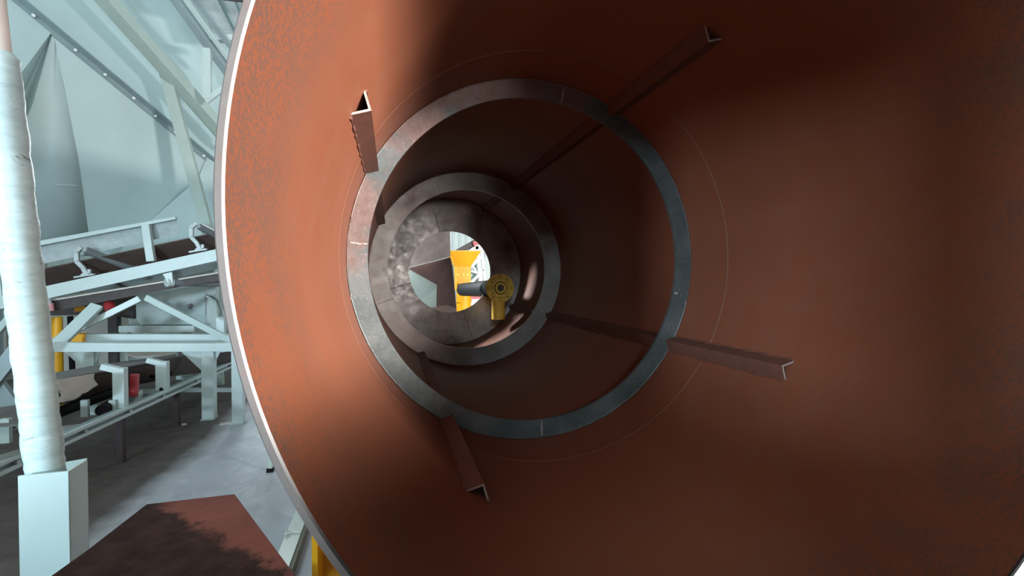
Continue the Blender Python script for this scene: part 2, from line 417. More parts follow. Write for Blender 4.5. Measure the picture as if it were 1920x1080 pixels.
# ------------------------------------------------------------------ beyond the outlet
def low2(p): return Vector((p.x, p.y, 0))
t = thing('feed_chute', at(800, 530, 6.6), 'brown steel chute plates in the outlet opening of the drum', 'chute')
bm = B(); slab(bm, [at(700, 380, 6.55), at(843, 380, 6.55), at(844.5, 481, 6.55), at(765, 502, 6.55), at(700, 520, 6.55)], .012)
build('back_plate', bm, paint('dusty_brown_plate', (.80, .71, .68), .6, .25, 6, .4, .3, (.25, .17, .14)), t)
M_CHUTE = paint('brown_chute_plate', (.11, .060, .052), .55, .2, 5)
bm = B(); slab(bm, [at(764, 503, 6.80), at(844, 482.5, 6.53), at(848, 500, 6.56), at(855.5, 580, 6.6), at(818, 590, 6.75), at(819, 534, 6.78)], .012)
build('floor_plate', bm, M_CHUTE, t)
bm = B(); slab(bm, [at(740, 488, 7.1), at(764, 503, 6.83), at(824, 536, 6.82), at(820, 600, 6.82), at(740, 600, 7.1)], .012)
build('side_plate', bm, M_GREYM, t)
bm = B(); slab(bm, [at(806, 577, 6.45), at(838, 572, 6.55), at(856, 577, 6.6), at(856, 596, 6.6), at(806, 596, 6.45)], .01)
build('lip', bm, M_CUT, t)

for px in (825, 848):
    c = at(px, 566, 6.80); bm = B(); bar(bm, (c.x, c.y, 0), c, .05, .05, (0, 1, 0)); build('leg', bm, M_CHUTE, t)
t = thing('yellow_funnel', at(871, 560, 8.4), 'yellow steel funnel narrowing onto a round pipe, seen through the outlet', 'funnel')
Yf = 8.45
def pyr(bm, pts0, pts1):
    a = [bm.verts.new(p) for p in pts0]; b = [bm.verts.new(p) for p in pts1]; n = len(a)
    for i in range(n): bm.faces.new((a[i], a[(i+1) % n], b[(i+1) % n], b[i]))
    bm.faces.new(a); bm.faces.new(b)
def quad(x0, x1, py, Y, dy): return [at(x0, py, Y), at(x1, py, Y), at(x1, py, Y)+Vector((0, dy, 0)), at(x0, py, Y)+Vector((0, dy, 0))]
bm = B(); pyr(bm, quad(841, 902, 471, Yf-.12, .7), quad(856, 883, 500, Yf, .35)); build('funnel_mouth', bm, M_YELF, t)
bm = B(); pyr(bm, quad(841, 902, 469.5, Yf-.14, .74), quad(841, 902, 472, Yf-.14, .74)); build('top_rim', bm, M_YELF, t)
bm = B(); pyr(bm, quad(856, 883, 500, Yf, .35), quad(857, 883, 545, Yf, .35)); build('neck', bm, M_YELF, t)
for px in (858, 869, 876):
    c = at(px, 515, Yf-.0); bm = B(); sweep(bm, circ(.022, 6), c-Vector((0, .02, 0)), c+Vector((0, .002, 0))); build('bolt', bm, M_YELD, t)
ct = at(869.5, 545, Yf+.17); cb = Vector((ct.x, ct.y, 0))
zr = at(870, 566, Yf).z
bm = B(); rod(bm, ct, (ct.x, ct.y, 0), .142, 36); build('round_pipe', bm, M_YELF, t, True)
bm = B(); rod(bm, (ct.x, ct.y, zr+.02), (ct.x, ct.y, zr-.01), .162, 36); build('pipe_collar', bm, M_YELF, t, True)

# white conveyor truss far behind the funnel
t = thing('belt_conveyor', ground(900, 575), 'white steel conveyor gantry beyond the yellow funnel, seen through the outlet', 'conveyor')
Yc = 11.5
bm = B(); bar(bm, at(850, 478, Yc), at(905, 447, Yc), .08, .16); build('belt', bm, M_BELTD, t)
for (a, b, w, m) in (((893, 455), (908, 590), .08, M_WHITE), ((901, 455), (916, 590), .06, M_WHITE), ((883, 500), (905, 478), .07, M_WHITE),
                     ((883, 508), (905, 515), .06, M_ROLL), ((884, 495), (903, 525), .05, M_GREYL), ((880, 468), (906, 462), .08, M_WHITE),
                     ((884, 530), (906, 505), .06, M_WHITE), ((880, 486), (903, 474), .05, M_ROLL)):
    bm = B(); bar(bm, at(*a, Yc), at(*b, Yc), w, w); build('truss_member', bm, m, t)
bm = B(); bar(bm, at(887, 458, Yc-.1), at(895, 455, Yc-.1), .12, .12); build('guide_roller', bm, M_PINK, t)
bm = B(); slab(bm, [at(882, 500, Yc+.3), at(925, 470, Yc+.3), low2(at(925, 600, Yc+.3)), low2(at(882, 600, Yc+.3))], .05); build('side_cover', bm, M_GREYM, t)
M_PINKP = paint('faded_pink_panel', (.50, .14, .15), .6, .08, 3)
t2 = thing('pink_panel', ground(890, 580), 'faded pink panel low behind the yellow funnel pipe', 'panel')
bm = B(); slab(bm, [at(876, 551, 11.2), at(904, 551, 11.2), at(900, 560, 11.2), at(880, 562, 11.2)], .05); build('sheet', bm, M_PINKP, t2)
bm = B(); slab(bm, [at(880, 562, 11.2), at(900, 560, 11.2), low2(at(900, 605, 11.2)), low2(at(880, 605, 11.2))], .05); build('support', bm, M_WHITE, t2)

# ------------------------------------------------------------------ foreground left
z_p = .88
c1, c2, c3, c4 = ground(275, 945, z_p), ground(440, 926, z_p), ground(600, 1140, z_p), ground(60, 1105, z_p)
t = thing('steel_table', (0, 0, 0), 'flat red brown steel table top half covered in black grime, lowest in the photo', 'table')
t.location = Vector(((c1.x+c2.x+c3.x+c4.x)/4, (c1.y+c2.y+c3.y+c4.y)/4, 0))
bm = B(); mid = ground(165, 1030, z_p)
slab(bm, [c1, c2, c3, c4, mid], .016, (0, 0, -1)); build('top_plate', bm, M_PLATE, t, False, .002)
cc = t.location
for dx, dy in ((-.10, -.12), (.10, -.12), (-.10, .08), (.10, .08)):
    bm = B(); bar(bm, (cc.x+dx, cc.y+dy, 0), (cc.x+dx, cc.y+dy, z_p-.016), .06, .06); build('leg', bm, M_ANGLE, t)

# wrapped pole standing in an angle post
Yp = 1.62
pb, pt_ = at(86, 884, Yp), at(-4, 100, Yp); dirp = (pt_-pb).normalized()
post = thing('steel_post', Vector((pb.x, Yp, 0)), 'pale grey steel channel post at the left edge, holding the foot of the wrapped pole', 'post')
a, b_, c_ = at(33, 893, Yp-.07), at(128, 884, Yp-.07), at(163, 862, Yp+.13)
low = lambda p, dx=0: Vector((p.x+dx, p.y, 0))
bm = B(); slab(bm, [a, b_, low(b_, .0), low(a, .0)], .008); build('front_plate', bm, M_GREY, post, False, .001)
bm = B(); slab(bm, [b_, c_, low(c_), low(b_)], .008, (-.7, .5, 0)); build('side_plate', bm, M_GREYM, post, False, .001)
bm = B(); slab(bm, [at(118, 868, Yp+.13), at(162, 860, Yp+.135), low(at(162, 860, Yp+.135)), low(at(118, 868, Yp+.13))], .008); build('back_plate', bm, M_GREYM, post, False, .001)
pole = thing('wrapped_pole', pb, 'leaning pole wrapped in shiny white stretch film at the left edge', 'pole')
bm = B()
nr = 90; base = pb-dirp*.06; L = (pt_-base).length; pts = []; rad = []
for i in range(nr+1):
    pts.append(base+dirp*L*i/nr); rad.append(.0435+random.uniform(-.0013, .0013)+.001*math.sin(i*.7))
rad[-1] = .034
path_tube(bm, pts, rad, 32); build('film_wrap', bm, M_FILM, pole, True)
bm = B(); rod(bm, pt_-dirp*.05, pt_+dirp*.9, .029, 28); build('bare_pipe', bm, paint('pale_pipe', (.62, .56, .52), .5, .1, 10), pole, True)
bm = B()   # loose folds of film along one side
for (px, py, L2) in ((2, 470, .20), (8, 440, .05), (30, 590, .04)):
    c = at(px, py, Yp-.02); slab(bm, [c, c+Vector((.022, -.01, .01)), c+Vector((.03, -.01, -L2)), c+Vector((.012, .0, -L2*.9))], .002)
build('loose_film', bm, M_FILM, pole)

# ------------------------------------------------------------------ the upper conveyor, seen side on
Yu = 6.65
up = thing('belt_conveyor', Vector((at(200, 500, Yu).x, Yu+.45, 0)), 'upper inclined belt conveyor in grey green steel, passing behind the drum mouth', 'conveyor')
sA, sB = at(-30, 574, Yu), at(560, 444, Yu)
for dy in (0, .95):
    bm = B(); sweep(bm, channel_prof(.06, .148, .008), sA+Vector((0, dy, 0)), sB+Vector((0, dy, 0)), (0, 0, 1) if dy else (0, 0, 1))
    build('stringer', bm, M_GREYL, up, False, .002)
# troughed carrying belt
def belt(bm, A, Bv, half, wing, ang, t=.012):
    D = (Bv-A).normalized(); r, u = frame_axes(D, (0, 0, 1))
    w = wing*math.cos(ang); h = wing*math.sin(ang)
    top = [(-half-w, h), (-half, 0), (half, 0), (half+w, h)]
    prof = top+[(x, y-t) for x, y in reversed(top)]
    sweep(bm, prof, A, Bv)
cA, cB = (sA+Vector((0, .475, .13))), (sB+Vector((0, .475, .13)))
bm = B(); belt(bm, cA, cB, .16, .30, R_(35)); build('carrying_belt', bm, M_BELT, up)
rA, rB = at(60, 574, Yu+.1), at(440, 511, Yu+.1)
bm = B(); pr = [(-.40, .03), (-.40, .045), (.40, .045), (.40, .03)]
D0 = Vector((0, .35, 0)); sweep(bm, rect(.72, .012), rA+D0, rB+D0); build('return_belt', bm, M_BELTD, up)
bm = B(); slab(bm, [at(30, 576, Yu+.08), at(440, 505, Yu+.08), at(440, 524, Yu+.08), at(380, 530, Yu+.08), at(260, 553, Yu+.08), at(89, 586, Yu+.08), at(30, 596, Yu+.08)], .02)
build('belt_edge', bm, M_BELTD, up)
bm = B(); bar(bm, at(30, 574, Yu+.07), at(440, 506.5, Yu+.07), .02, .018); build('lit_belt_edge', bm, M_TARP, up)  # lit edge of the return belt, made as a pale bar
# skirt plate above the belt, with its folded top lip and post
bm = B(); slab(bm, [at(60, 458, Yu+.10), at(328, 409, Yu+.10), at(337, 439, Yu+.16), at(70, 497, Yu+.16)], .006); build('skirt_plate', bm, M_GALV, up)
bm = B(); slab(bm, [at(60, 454, Yu+.04), at(328, 406, Yu+.04), at(329, 411, Yu+.04), at(60, 463, Yu+.04)], .07); build('skirt_lip', bm, M_GREYL, up)
bm = B(); bar(bm, at(274, 421, Yu+.03), at(284, 490, Yu+.03), .085, .07, (0, 1, 0)); build('skirt_post', bm, M_GREYL, up, False, .003)
bm = B(); bar(bm, at(-10, 470, Yu+.03), at(0, 560, Yu+.03), .085, .07, (0, 1, 0)); build('skirt_post', bm, M_GREYL, up, False, .003)
def idler(px, py):
    o = at(px, py, Yu+.02)
    bm = B()
    P0 = [o+Vector((.03, 0, .0)), o+Vector((-.015, .0, .10)), o+Vector((-.075, 0, .17)), o+Vector((-.075, 0, .29)), o+Vector((-.03, 0, .345))]
    for q0, q1 in zip(P0, P0[1:]): bar(bm, q0, q1+(q1-q0)*.05, .045, .04, (0, 1, 0))
    b = build('idler_bracket', bm, M_GALV, up, False, .003)
    bm = B(); rod(bm, o+Vector((.02, -.01, .31)), o+Vector((.36, .30, .09)), .045, 20); build('wing_roller', bm, M_ROLL, up, True)
    bm = B(); rod(bm, o+Vector((-.0, -.02, .33)), o+Vector((.03, .0, .30)), .02, 12); build('roller_shaft', bm, M_GALV, up, True)
    bm = B()
    bar(bm, o+Vector((-.10, 0, -.02)), o+Vector((.1, 0, .02)), .05, .02); bar(bm, o+Vector((-.03, 0, 0)), o+Vector((.03, 0, .06)), .03, .02, (0, 1, 0))
    bar(bm, o+Vector((.05, 0, .03)), o+Vector((.05, 0, .08)), .03, .03, (0, 1, 0))
    build('idler_foot', bm, M_GALV, up)
idler(159, 517); idler(372, 470)
bm = B(); e0, e1 = at(318, 529, Yu+.02), at(430, 531, Yu+.55); rod(bm, e0, e1, .052, 28); build('return_roller', bm, M_ROLL, up, True)
bm = B(); rod(bm, e0-Vector((.02, .03, 0)), e0+Vector((.02, .02, 0)), .06, 28); build('roller_end_cap', bm, M_GALV, up, True)
bm = B(); slab(bm, [at(305, 514, Yu-.03), at(322, 510, Yu-.03), at(324, 530, Yu-.03), at(316, 531, Yu-.03)], .012); build('hanger_bracket', bm, M_GREYL, up)
bm = B(); bar(bm, at(205, 522, Yu+.1), at(236, 537, Yu+.5), .07, .03); build('cross_brace', bm, M_GREYL, up)
bm = B(); rod(bm, at(88, 560, Yu-.02), at(92, 575, Yu-.02), .035, 20); build('guide_roller_core', bm, M_GALV, up, True)
bm = B(); rod(bm, at(92, 569, Yu-.02), at(94, 583, Yu-.02), .040, 20); build('guide_roller', bm, paint('faded_pink_roller', (.62, .30, .32), .5, .2, 9), up, True)
for p in ((145, 543), (150, 579)):
    bm = B(); c = at(*p, Yu+.9); box(bm, c-Vector((.045, .04, .035)), c+Vector((.045, .04, .035))); build('bearing_block', bm, M_YEL, up, False, .004)
bm = B(); rod(bm, at(204, 570, Yu+.2), at(209, 584, Yu+.1), .055, 20); build('guide_roller', bm, M_PINK, up, True)

# ------------------------------------------------------------------ table frame that carries the upper conveyor
fr = thing('conveyor_trestle', Vector((at(280, 650, 5.9).x, 5.9, 0)), 'pale steel trestle with diagonal braces standing below the upper conveyor', 'trestle')
Yt = 5.85
bm = B(); bar(bm, at(98, 650.5, Yt), at(440, 650.5, Yt), .10, .095); build('front_beam', bm, M_GREYL, fr, False, .003)
bm = B(); bar(bm, at(165, 634.5, Yt+.55), at(440, 634.5, Yt+.55), .10, .11); build('rear_beam', bm, M_GREYL, fr, False, .003)
bm = B(); bar(bm, at(127, 634.5, Yt+.55), at(165, 634.5, Yt+.55), .11, .115); build('yellow_beam_end', bm, M_YEL, fr, False, .003)
def leg(px, pyb, Y, w=.125, gus=True):
    g = at(px, pyb, Y); g.z = 0; top = at(px, 655, Y).z
    bm = B(); bar(bm, g+Vector((0, 0, .01)), Vector((g.x, g.y, top)), w, .1, (0, 1, 0)); o = build('leg', bm, M_GREYL, fr, False, .004)
    if gus:
        bm = B()
        slab(bm, [Vector((g.x-w/2, Y-.01, top)), Vector((g.x-w/2-.22, Y-.01, top)), Vector((g.x-w/2, Y-.01, top-.25))], .012)
        slab(bm, [Vector((g.x+w/2, Y-.01, top)), Vector((g.x+w/2+.07, Y-.01, top)), Vector((g.x+w/2, Y-.01, top-.16))], .012)
        build('gusset', bm, M_GREYL, fr)
    bm = B(); box(bm, g+Vector((-.07, -.07, 0)), g+Vector((.07, .07, .012))); build('foot_plate', bm, M_GREYM, fr)
leg(393, 785, 5.88); leg(448, 796, 5.6, .11, False); leg(172, 730, 6.45, .10)
def brace(a, b, Ya, Yb, w=.075, mat=M_GREY):
    bm = B(); bar(bm, at(*a, Ya), at(*b, Yb), w, .05, (0, 1, 0)); build('brace', bm, mat, fr, False, .003)
brace((182, 573), (98, 656), 6.35, 5.9, .12); brace((262, 560), (95, 643), 6.5, 6.3, .07, M_GREYL); brace((275, 558), (435, 640), 6.4, 6.0, .07, M_GREY)
brace((24, 590), (-20, 640), 6.4, 6.2, .07)
bm = B(); bar(bm, at(340, 731, 6.9), at(440, 731, 6.9), .05, .05); build('low_rail', bm, M_GREYL, fr)
bm = B(); c = at(416, 700, 6.9); bar(bm, (c.x, c.y, .62), (c.x, c.y, 1.1), .09, .09, (0, 1, 0)); build('hanger_post', bm, M_GREYL, fr)

# worktop edge behind and the white cabinet
t = thing('control_cabinet', Vector((at(330, 600, 7.9).x, 8.1, 0)), 'pale grey sheet steel cabinet with a small door, behind the upper conveyor', 'cabinet')
a, b_ = at(254, 520, 7.9), at(386, 606, 7.9)
bm = B(); slab(bm, [at(252, 500, 7.9), at(386, 500, 7.9), at(386, 609, 7.9), at(262, 609, 7.9), at(255, 598, 7.9)], .5); build('body', bm, M_GREY, t, False, .01)
bm = B(); slab(bm, [at(361, 552, 7.88), at(385, 552, 7.88), at(385, 590, 7.88), at(361, 590, 7.88)], .015); d1 = build('door', bm, M_GREY, t, False, .003)
bm = B(); c = at(356, 573, 7.86); box(bm, c-Vector((.04, .02, .015)), c+Vector((.04, .02, .015))); box(bm, c+Vector((-.01, -.03, -.05)), c+Vector((.02, .01, .03)))
build('handle', bm, M_ROLL, d1)
bm = B(); slab(bm, [at(222, 611, 7.8), at(364, 611, 7.8), at(364, 623, 7.8), at(222, 623, 7.8)], .7); build('plinth', bm, M_GREYL, t)
for px in (235, 350):
    bm = B(); c = at(px, 620, 8.1); bar(bm, (c.x, c.y, 0), (c.x, c.y, c.z), .1, .1, (0, 1, 0)); build('leg', bm, M_GREYM, t)
t = thing('gas_cylinder', Vector((at(398, 600, 7.96).x, 7.96, 0)), 'white upright cylinder tank with hoses beside the grey cabinet', 'tank')
c = at(398, 580, 7.96); zt = at(398, 540, 7.96).z+.3; zb = at(398, 605, 7.96).z
bm = B(); rod(bm, (c.x, c.y, zb), (c.x, c.y, zt), .088, 32); build('tank_body', bm, M_WHITE, t, True, .01)
bm = B(); bar(bm, (c.x, c.y, 0), (c.x, c.y, zb), .14, .14, (0, 1, 0)); build('stand', bm, M_GREYD, t)
bm = B(); path_tube(bm, [at(389, 553, 7.72), at(396, 556, 7.68), at(407, 563, 7.68), at(413, 580, 7.68), at(412, 600, 7.68), at(404, 612, 7.72)], .014, 10); build('hose', bm, M_ROLL, t, True)
bm = B(); path_tube(bm, [at(389, 556, 7.69), at(398, 561, 7.96), at(412, 572, 7.96), at(420, 590, 7.96), at(419, 612, 7.68)], .014, 10); build('hose', bm, M_WHITE, t, True)

# yellow guard post by the concrete wall
t = thing('yellow_post', Vector((at(108, 640, 7.0).x, 7.0, 0)), 'yellow upright steel post between the two conveyors beside the wrapped pole', 'post')
c = at(107, 594, 7.0)
bm = B(); rod(bm, (c.x, c.y, 0), (c.x, c.y, c.z), .052, 24); build('upright', bm, M_YEL, t, True)
bm = B(); rod(bm, (c.x+.10, c.y+.1, 0), (c.x+.08, c.y+.1, c.z), .03, 16); build('cable_pipe', bm, M_BLACK, t, True)

# concrete block wall behind the frame
bm = B(); slab(bm, [at(-60, 590, 9.0), at(222, 590, 9.0), Vector((at(222, 590, 9.0).x, 9, 0)), Vector((at(-60, 590, 9.0).x, 9, 0))], .3, (0, 1, 0))
tag(build('low_wall', bm, M_CONC), 'pale concrete low wall behind the frame and yellow post', 'wall')
t = thing('cross_braced_frame', Vector((at(15, 700, 5.3).x, 5.3, 0)), 'blue grey crossed steel bars left of the wrapped pole', 'frame')
bm = B(); bar(bm, at(-30, 735, 5.4), at(45, 640, 5.4), .13, .05, (0, 1, 0)); build('brace', bm, M_GREYD, t)
bm = B(); bar(bm, at(-30, 690, 5.45), at(48, 795, 5.45), .13, .05, (0, 1, 0)); build('brace', bm, M_GREYD, t)
c = at(-40, 700, 5.45); bm = B(); bar(bm, (c.x, c.y, 0), (c.x, c.y, 1.2), .12, .12, (0, 1, 0)); build('leg', bm, M_GREYD, t)

# dark machinery mass beneath the upper belt
t = thing('tail_drive', Vector((at(200, 600, 8.2).x, 8.2, 0)), 'dark drive unit in shadow behind the upper return belt', 'drive')
bm = B(); slab(bm, [at(85, 545, 8.2), at(250, 530, 8.2), at(250, 598, 8.2), at(200, 590, 8.2), at(95, 592, 8.2)], .4); build('housing', bm, M_BELTD, t)
bm = B(); bar(bm, (t.location.x, 8.4, 0), (t.location.x, 8.4, at(200, 590, 8.2).z), .12, .12, (0, 1, 0)); build('leg', bm, M_BELTD, t)

# ------------------------------------------------------------------ lower conveyor running away beside the drum
lo = thing('belt_conveyor', Vector((-2.6, 5.0, 0)), 'lower belt conveyor with double channel rail, running away from the camera along the floor', 'conveyor')
def rail(px0, py0, Ya, px1, py1, Yb): return at(px0, py0, Ya), at(px1, py1, Yb)
q0, q1 = rail(-60, 905, 3.15, 450, 676, 7.6)
dirr = (q1-q0).normalized()
bm = B(); sweep(bm, channel_prof(.05, .085, .008), q0, q1); build('stringer', bm, M_HOPD, lo, False, .002)
bm = B(); bar(bm, q0+Vector((.014, 0, -.024)), q1+Vector((.014, 0, -.024)), .03, .026); build('lower_flange', bm, M_GREYL, lo, False, .002)
bm = B(); bar(bm, q0+Vector((.014, 0, .032)), q1+Vector((.014, 0, .032)), .03, .024); build('upper_flange', bm, M_GREYL, lo, False, .002)
off = Vector((-.85, 0, 0))
bm = B(); sweep(bm, channel_prof(.05, .085, .008), q0+off, q1+off); build('stringer', bm, M_GREYM, lo, False, .002)
for px, py in ((238, 786), (340, 735)):
    k = .0
def on_rail(px):   # point of the rail seen at column px
    lo_, hi_ = 0., 1.
    for _ in range(40):
        m = (lo_+hi_)/2; p = q0.lerp(q1, m)-Vector((0, 0, CAM_Z))
        x = p.x*math.cos(YAW)-p.y*math.sin(YAW); z = p.x*math.sin(YAW)+p.y*math.cos(YAW)
        if 960+F*x/z < px: lo_ = m
        else: hi_ = m
    return q0.lerp(q1, lo_)
def skirt_post(px, h, w=.085):
    p = on_rail(px)+Vector((-.04, 0, .04))
    bm = B(); bar(bm, p, p+Vector((0, 0, h)), w, .07, (0, 1, 0)); bar(bm, p+Vector((.02, 0, h-.03)), p+Vector((-.13, .0, h+.02)), .06, .05)
    build('skirt_post', bm, M_GREYL, lo, False, .003); return p
skirt_post(233, .345); skirt_post(311, .29, .10)
# sagging trough belt and the dusty cover sheet above it
eA, eB = at(95, 713, 4.15), at(322, 671, 5.95)
eC, eD = at(372, 664, 6.6), at(178, 685, 5.9)
bm = B(); slab(bm, [at(60, 720, 4.0), eB, at(330, 664, 6.5), at(178, 685, 5.7), at(60, 706, 4.9)], .012, (0, 0, -1)); build('cover_sheet', bm, M_LID, lo)
bm = B()
n = 10
rows = []
for px0, py0, Yx0, px1, py1, Yx1 in ((60, 720, 4.0, 322, 672, 5.95), (60, 736, 4.03, 322, 683, 5.98), (70, 752, 4.15, 322, 697, 6.1), (90, 764, 4.4, 322, 706, 6.3), (110, 760, 4.8, 322, 704, 6.6)):
    rows.append([at(px0+(px1-px0)*i/n, py0+(py1-py0)*i/n-2*math.sin(i*2.), Yx0+(Yx1-Yx0)*i/n) for i in range(n+1)])
vs = [[bm.verts.new(p) for p in r] for r in rows]
for a, b_ in zip(vs, vs[1:]):
    for i in range(n): bm.faces.new((a[i], a[i+1], b_[i+1], b_[i]))
o = build('carrying_belt', bm, M_BELT, lo, True); m = o.modifiers.new('solid', 'SOLIDIFY'); m.thickness = .012; m.offset = 1
bm = B(); slab(bm, [at(322, 672, 5.97), at(345, 668, 6.5), at(440, 655, 7.2), at(440, 690, 7.2), at(360, 700, 6.9), at(322, 706, 6.2)], .03); build('belt_end', bm, M_BELTD, lo)
bm = B(); slab(bm, [at(-60, 800, 3.6), at(45, 795, 3.6), at(45, 757, 4.7), at(-60, 772, 4.7)], .014, (0, 0, -1)); build('tail_belt', bm, M_LID, lo)
for px0, py0, Ya, px1, py1, Yb in ((-40, 806, 3.75, 60, 782, 4.2), (105, 775, 4.4, 230, 728, 5.2), (190, 770, 4.5, 230, 745, 4.9)):
    bm = B(); rod(bm, at(px0, py0, Ya), at(px1, py1, Yb), .045, 18); build('roller', bm, M_BLACK, lo, True)
for px, py, Y, h in ((160, 781, 4.5, .14), (212, 776, 4.6, .12), (12, 830, 3.7, .16), (178, 772, 4.9, .1)):
    bm = B(); c = at(px, py, Y); bar(bm, c, c+Vector((0, 0, h)), .05, .03, (0, 1, 0)); build('roller_bracket', bm, M_GREYM, lo)
bm = B(); c = at(253, 722, 5.0); rod(bm, c+Vector((-.012, 0, -.10)), c+Vector((.0, 0, .10)), .036, 20); build('guide_roller', bm, M_PINK, lo, True)
bm = B(); slab(bm, [at(243, 738, 5.0), at(263, 734, 5.0), at(262, 752, 5.0), at(243, 760, 5.0)], .05); build('roller_mount', bm, M_GREYM, lo)
bm = B(); bar(bm, at(262, 735, 5.3), at(322, 731, 6.0), .05, .05); build('cross_member', bm, M_GREYL, lo)
bm = B(); bar(bm, at(332, 708, 6.8), at(360, 706, 6.8), .05, .05); build('cross_member', bm, M_GREYL, lo)
bm = B(); slab(bm, [at(100, 800, 4.35), at(165, 793, 4.6), at(205, 784, 4.9), at(195, 798, 4.6), at(107, 804, 4.2)], .02, (0, 0, -1)); build('drip_tray', bm, M_WHITE, lo)
bm = B(); slab(bm, [at(-60, 870, 3.2), at(50, 838, 3.5), at(50, 848, 3.5), at(-60, 885, 3.2)], .02, (0, 0, -1)); build('drip_tray', bm, M_GREYM, lo)
bm = B(); path_tube(bm, [at(283, 706, 5.6), at(298, 708, 5.5), at(303, 722, 5.4), at(302, 737, 5.3)], .018, 10); build('hose', bm, M_BLACK, lo, True)
for px in (40, 222, 330):
    p = on_rail(px); bm = B(); bar(bm, (p.x-.05, p.y+.1, 0), (p.x-.05, p.y+.1, p.z-.045), .05, .05, (0, 1, 0)); build('foot_block', bm, paint('dark_foot', (.05, .035, .04), .7), lo)
for px in (20, 150, 236, 300, 365):
    p = on_rail(px); bm = B(); rod(bm, p+Vector((-.01, 0, -.0)), p+Vector((.03, -.01, -.0)), .013, 8); build('bolt', bm, M_GALV, lo)

# torn tarpaulin hanging over the edge of the cover sheet
bm = B(); nx, nz = 26, 12; g = []
for j in range(nz+1):
    row = []
    for i in range(nx+1):
        u, v = i/nx, j/nz
        px = 98+78*u - 4*v*math.sin(5*u); y_top = 713-14*u*.9
        K = [(0, 14), (.08, 16), (.16, 40), (.24, 48), (.36, 40), (.5, 45), (.62, 36), (.78, 33), (.90, 31), (1, 22)]
        depth = next(a[1]+(b[1]-a[1])*(u-a[0])/(b[0]-a[0]) for a, b in zip(K, K[1:]) if u <= b[0])
        p = at(px, y_top+max(6, depth)*v, 4.07+.60*u-.05)
        p += Vector((.006*v*math.sin(9*u), -.07*v*math.sin(13*u+3*v)-.035*math.sin(3+23*u-4*v)*v, 0)); row.append(bm.verts.new(p))
    g.append(row)
for a, b_ in zip(g, g[1:]):
    for i in range(nx): bm.faces.new((a[i], a[i+1], b_[i+1], b_[i]))
o = build('tarpaulin', bm, M_TARP, None, True); m = o.modifiers.new('solid', 'SOLIDIFY'); m.thickness = .004
tag(o, 'torn off white tarpaulin hanging from the edge of the lower conveyor beside the wrapped pole', 'tarpaulin')
bm = B(); slab(bm, [at(236, 662, 6.6), at(322, 659, 6.8), at(330, 665, 6.6), at(250, 668, 6.3)], .01, (0, 0, -1)); 
tag(build('folded_sheet', bm, M_TARP), 'pale folded sheet lying on the far end of the lower conveyor cover', 'sheet')
bm = B(); slab(bm, [at(240, 655, 7.2), at(335, 655, 7.2), at(325, 664, 7.0), at(240, 661, 7.0)], .3)
tag(build('white_sack', bm, M_GREYL, None, False, .02), 'pale bag behind the front beam above the lower conveyor', 'bag')

# bits on the floor
def litter(px, py, L, W_, ang, label):
    c = ground(px, py); bm = B(); dv = Vector((math.cos(ang), math.sin(ang), 0))
    bar(bm, c+Vector((0, 0, .009))-dv*L/2, c+Vector((0, 0, .009))+dv*L/2, W_, .016)
    tag(build('wood_offcut', bm, M_TARP), label, 'offcut')
litter(425, 796, .12, .03, .1, 'small pale offcut on the floor between the two right frame legs')
litter(345, 797, .04, .03, .6, 'tiny pale scrap on the dark floor left of the frame legs')

# grey steel section on the floor beside the drum, tied with wire
t = thing('steel_bundle', ground(545, 1000), 'pale grey steel flat bar on the floor beside the yellow stand, tied with white wire', 'steel bar')
a0, a1 = ground(555, 955, .06), ground(515, 1050, .06); w0, w1 = ground(573, 975, .06), ground(541, 1065, .06)
bm = B(); slab(bm, [a0, w0, w1, a1], .06, (0, 0, -1)); build('flat_bar', bm, M_GREYM, t, False, .002)
bm = B(); bar(bm, w0+Vector((.012, 0, -.03)), w1+Vector((.012, 0, -.03)), .018, .05); build('dark_strip', bm, paint('olive_strip', (.10, .10, .075), .7), t)
bm = B(); path_tube(bm, [ground(534, 1003, .065), ground(540, 994, .075), ground(548, 996, .07), ground(562, 999, .065)], .004, 8)
path_tube(bm, [ground(535, 1002, .075), ground(539, 992, .085), ground(544, 999, .07), ground(536, 999, .08)], .004, 8); build('wire_tie', bm, M_WHITE, t, True)
t = thing('thin_leg', ground(506, 884), 'thin dark tipped steel leg on the floor just left of the drum rim', 'leg')
c = ground(507, 884); bm = B(); bar(bm, c+Vector((0, 0, .03)), c+Vector((0, 0, .35)), .03, .03, (0, 1, 0)); build('upright', bm, M_GREYM, t)
bm = B(); bar(bm, c, c+Vector((0, 0, .03)), .05, .05, (0, 1, 0)); build('rubber_foot', bm, M_BLACK, t)

# ------------------------------------------------------------------ sheet metal hopper, upper left
hp = thing('storage_hopper', Vector((-3.2, 8.6, 0)), 'huge pale grey green sheet metal hopper above the conveyors, with a bolted diagonal flange', 'hopper')
FA, FB = at(-60, -75, 6.6), at(440, 338, 9.2)
def onF(px):
    lo_, hi_ = 0., 1.
    for _ in range(40):
        m = (lo_+hi_)/2; p = FA.lerp(FB, m)
        x = p.x*math.cos(YAW)-p.y*math.sin(YAW); z = p.x*math.sin(YAW)+p.y*math.cos(YAW)
        if 960+F*x/z < px: lo_ = m
        else: hi_ = m
    return FA.lerp(FB, lo_)
apex = onF(108)
def on_plane(px, py, a, b, c):
    n = (b-a).cross(c-a); r = ray(px, py); o = Vector((0, 0, CAM_Z)); return o+r*((a-o).dot(n)/r.dot(n))
FP = (apex, at(165, 430, 7.9), onF(390)); fp = lambda x, y: on_plane(x, y, *FP)
RP = (onF(390), fp(262, 432), at(440, 440, 8.75)); rp = lambda x, y: on_plane(x, y, *RP)
